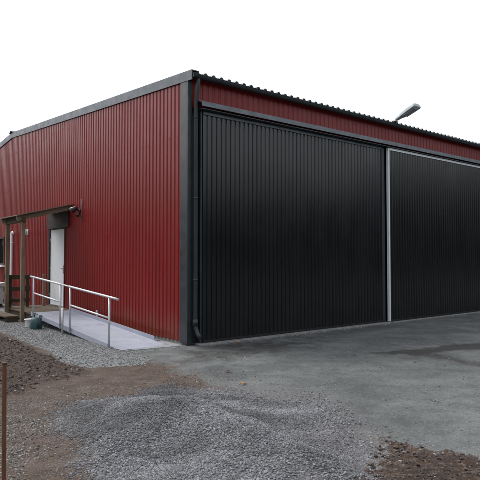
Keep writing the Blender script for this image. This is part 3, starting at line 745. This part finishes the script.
for a, bb in zip(rings, rings[1:]):
    for k in range(8): w.face((a[k], a[(k+1) % 8], bb[(k+1) % 8], bb[k]))
w.face(rings[0][::-1]); w.face(rings[-1])
hd = w.build('lamp_housing', M['lamphead'], t, 0.006)
w = MB(b)
for l0, l1, hw in ((0.25, 0.59, 0.115),):
    a = p+d*l0-up*0.044; e = p+d*l1-up*0.044
    w.extr([(-hw, 0), (hw, 0), (hw*0.85, -0.018), (-hw*0.85, -0.018)], a, e, sd, up)
w.build('lens', M['lens'], hd)

# ------------------------------------------------------------------ pale cabinet beyond the steps
b = (-0.68, 10.86, 0.0)
t = bthing('utility_box', 'pale grey lidded box beside the red wall beyond the steps', 'box', b)
w = MB(b); w.box(-1.0, -0.35, 10.42, 11.3, 0.10, 0.66); w.build('body', M['box'], t, 0.01)
w = MB(b); w.extr([(-1.04, 0.663), (-0.31, 0.663), (-0.31, 0.80), (-1.04, 0.70)], (0, 10.38, 0), (0, 11.34, 0), (1, 0, 0), (0, 0, 1)); w.build('lid', M['box'], t, 0.008)
w = MB(b); w.box(-0.96, -0.39, 10.46, 11.26, -0.03, 0.098); w.build('base', M['woodd'], t)

# ------------------------------------------------------------------ wooden stake in the foreground
Xs, Ys = px2g(7.5, 509)
hz = float(height(np.array([Xs]), np.array([Ys]))[0])
t = thing('marker_stake', 'thin reddish brown wooden stake driven into the dirt in the left foreground', 'stake', (Xs, Ys, hz), 0.5)
w = MB()
w.extr([(-0.0125, -0.0125), (0.0125, -0.0125), (0.0125, 0.0125), (-0.0125, 0.0125)], (0.0, 0, -0.15), (-0.009, 0.004, 0.925-hz), (1, 0, 0), (0, 1, 0)); w.build('shaft', M['stake'], t, 0.002)
w = MB()
w.extr([(-0.0145, -0.0145), (0.0145, -0.0145), (0.0145, 0.0145), (-0.0145, 0.0145)], (-0.009, 0.004, 0.9255-hz), (-0.009, 0.004, 0.940-hz), (1, 0, 0), (0, 1, 0)); w.build('end_cap', M['stake_cap'], t, 0.003)

# ------------------------------------------------------------------ fallen leaves
def leaf_mesh():
    w = MB(); n = 7; ids = []
    for i in range(n):
        tt = i/(n-1); wd = 0.026*math.sin(math.pi*min(1, tt*1.02+0.02))**0.7*(1+0.18*(i % 2))
        z = 0.010*math.sin(tt*3.0)+0.003
        ids.append([w.vert((tt*0.08-0.04, -wd, z+0.012)), w.vert((tt*0.08-0.04, 0, z)), w.vert((tt*0.08-0.04, wd, z+0.009))])
    for a, bb in zip(ids, ids[1:]):
        for k in range(2): w.face((a[k], a[k+1], bb[k+1], bb[k]), True)
    w.tube([(-0.04, 0, 0.004), (-0.06, 0.004, 0.008), (-0.075, 0.01, 0.004)], 0.0013, 5)
    return w
first = None
for (px, py, sc, lab) in ((243, 383.5, 1.05, 'orange dry leaf lying alone on the grey yard before the gravel'), (237.5, 342.5, 1.1, 'pale dry leaf close to the foot of the first black gate'),
                          (228, 371, 0.8, 'small brown leaf on the yard behind the lone orange leaf')):
    Xl, Yl = px2g(px, py); zl = float(height(np.array([Xl]), np.array([Yl]))[0])
    if first is None:
        o = leaf_mesh().build('fallen_leaf', M['leaf']); first = o
    else:
        o = first.copy(); COL.objects.link(o)
    o.location = (Xl, Yl, zl+0.006); o.rotation_euler = (random.uniform(-0.2, 0.2), random.uniform(-0.2, 0.2), random.uniform(0, 6)); o.scale = (sc, sc, sc)
    tag(o, lab, 'leaf', 'fallen leaves on the yard')

# ------------------------------------------------------------------ unseen wood round the yard, added for its dark reflection in the gates
def unseen_woodland():
    r = np.random.RandomState(5)
    trunks = MB(); V = []; Fq = []; nv = 0
    spots = []
    for a in np.arange(-62, 250, 4.2):
        for rad in (36, 43):
            th = R(a+r.uniform(-1.5, 1.5)); rr = rad+r.uniform(-3, 3)
            x, y = rr*math.sin(th+math.pi/2), rr*math.cos(th+math.pi/2)
            if y > 8 and abs(x) < 0.62*y+4: continue
            u, v = W2L(x, y)
            if -9 < u < LEN+9 and -9 < v < 2*HALF+9: continue
            spots.append((x, y))
    for x, y in spots:
        H = r.uniform(7.0, 10.5); n = 420
        trunks.tube([(x, y, -0.1), (x+r.uniform(-.2, .2), y, H*0.45), (x+r.uniform(-.4, .4), y+r.uniform(-.3, .3), H*0.85)], [0.19, 0.13, 0.04], 7)
        t = r.rand(n)**0.8; z = H*(0.10+0.9*t); w_ = (1.0-t)**0.7*H*0.24+0.25
        ang = r.rand(n)*6.283; q = np.sqrt(r.rand(n))*w_
        c = np.stack([x+q*np.cos(ang), y+q*np.sin(ang), z], -1)
        d1 = r.randn(n, 3); d1 /= np.linalg.norm(d1, axis=1)[:, None]
        d2 = np.cross(d1, r.randn(n, 3)); d2 /= np.linalg.norm(d2, axis=1)[:, None]
        sz = r.uniform(0.25, 0.55, n)[:, None]
        V.append(np.stack([c-d1*sz-d2*sz*.6, c+d1*sz-d2*sz*.6, c+d1*sz+d2*sz*.6, c-d1*sz+d2*sz*.6], 1).reshape(-1, 3))
        Fq.append(np.arange(n*4).reshape(n, 4)+nv); nv += n*4
    me = bpy.data.meshes.new('unseen_woodland'); me.from_pydata(np.concatenate(V).tolist()+trunks.v, [], np.concatenate(Fq).tolist()+[tuple(i+nv for i in f) for f in trunks.f])
    me.materials.append(plain('dark_foliage', (0.022, 0.032, 0.014), 0.8, 0.4, 0.7, spec=0.2)); me.update()
    o = bpy.data.objects.new('unseen_woodland', me); COL.objects.link(o)
    tag(o, 'unseen dark wood round the open side of the yard, added for its reflection in the gates', 'wood', kind='stuff')
unseen_woodland()

# ------------------------------------------------------------------ light, sky, camera
SUN_EL, SUN_AZ = R(54), R(-58)        # azimuth from +Y towards +X: soft light from behind the building, a little to the left
wd = bpy.data.worlds.new('World'); scene.world = wd; wd.use_nodes = True
nt = wd.node_tree; nt.nodes.clear()
sky = nt.nodes.new('ShaderNodeTexSky'); sky.sky_type = 'NISHITA'; sky.sun_disc = False
sky.sun_elevation = SUN_EL; sky.sun_rotation = SUN_AZ; sky.air_density = 1.0; sky.dust_density = 4.0; sky.ozone_density = 1.0
hs = nt.nodes.new('ShaderNodeHueSaturation'); hs.inputs['Saturation'].default_value = 0.32; hs.inputs['Value'].default_value = 1.0
bg = nt.nodes.new('ShaderNodeBackground'); bg.inputs['Strength'].default_value = 0.15
out = nt.nodes.new('ShaderNodeOutputWorld')
nt.links.new(sky.outputs['Color'], hs.inputs['Color']); gm = nt.nodes.new('ShaderNodeGamma'); gm.inputs['Gamma'].default_value = 0.65      # cloud evens the sky out
nt.links.new(hs.outputs['Color'], gm.inputs['Color']); nt.links.new(gm.outputs['Color'], bg.inputs['Color']); nt.links.new(bg.outputs['Background'], out.inputs['Surface'])
sl = bpy.data.lights.new('sun', 'SUN'); sl.energy = 0.6; sl.angle = R(25); sl.color = (1.0, 0.97, 0.93)
so = bpy.data.objects.new('sun', sl); COL.objects.link(so)
sdir = Vector((math.sin(SUN_AZ)*math.cos(SUN_EL), math.cos(SUN_AZ)*math.cos(SUN_EL), math.sin(SUN_EL)))
so.rotation_euler = sdir.to_track_quat('Z', 'Y').to_euler(); so.location = sdir*30

cam = bpy.data.cameras.new('camera'); cam.lens = F/480.0*36.0; cam.sensor_width = 36.0; cam.clip_start = 0.05; cam.clip_end = 3000
co = bpy.data.objects.new('camera', cam); COL.objects.link(co)
co.location = (0, 0, 1.6); co.rotation_euler = (R(90)+math.atan(18.0/F), 0, 0)
scene.camera = co
vs = scene.view_settings; vs.view_transform = 'Standard'; vs.look = 'None'; vs.exposure = 1.78; vs.gamma = 1.0; vs.use_curve_mapping = False
scene.render.engine = 'CYCLES'
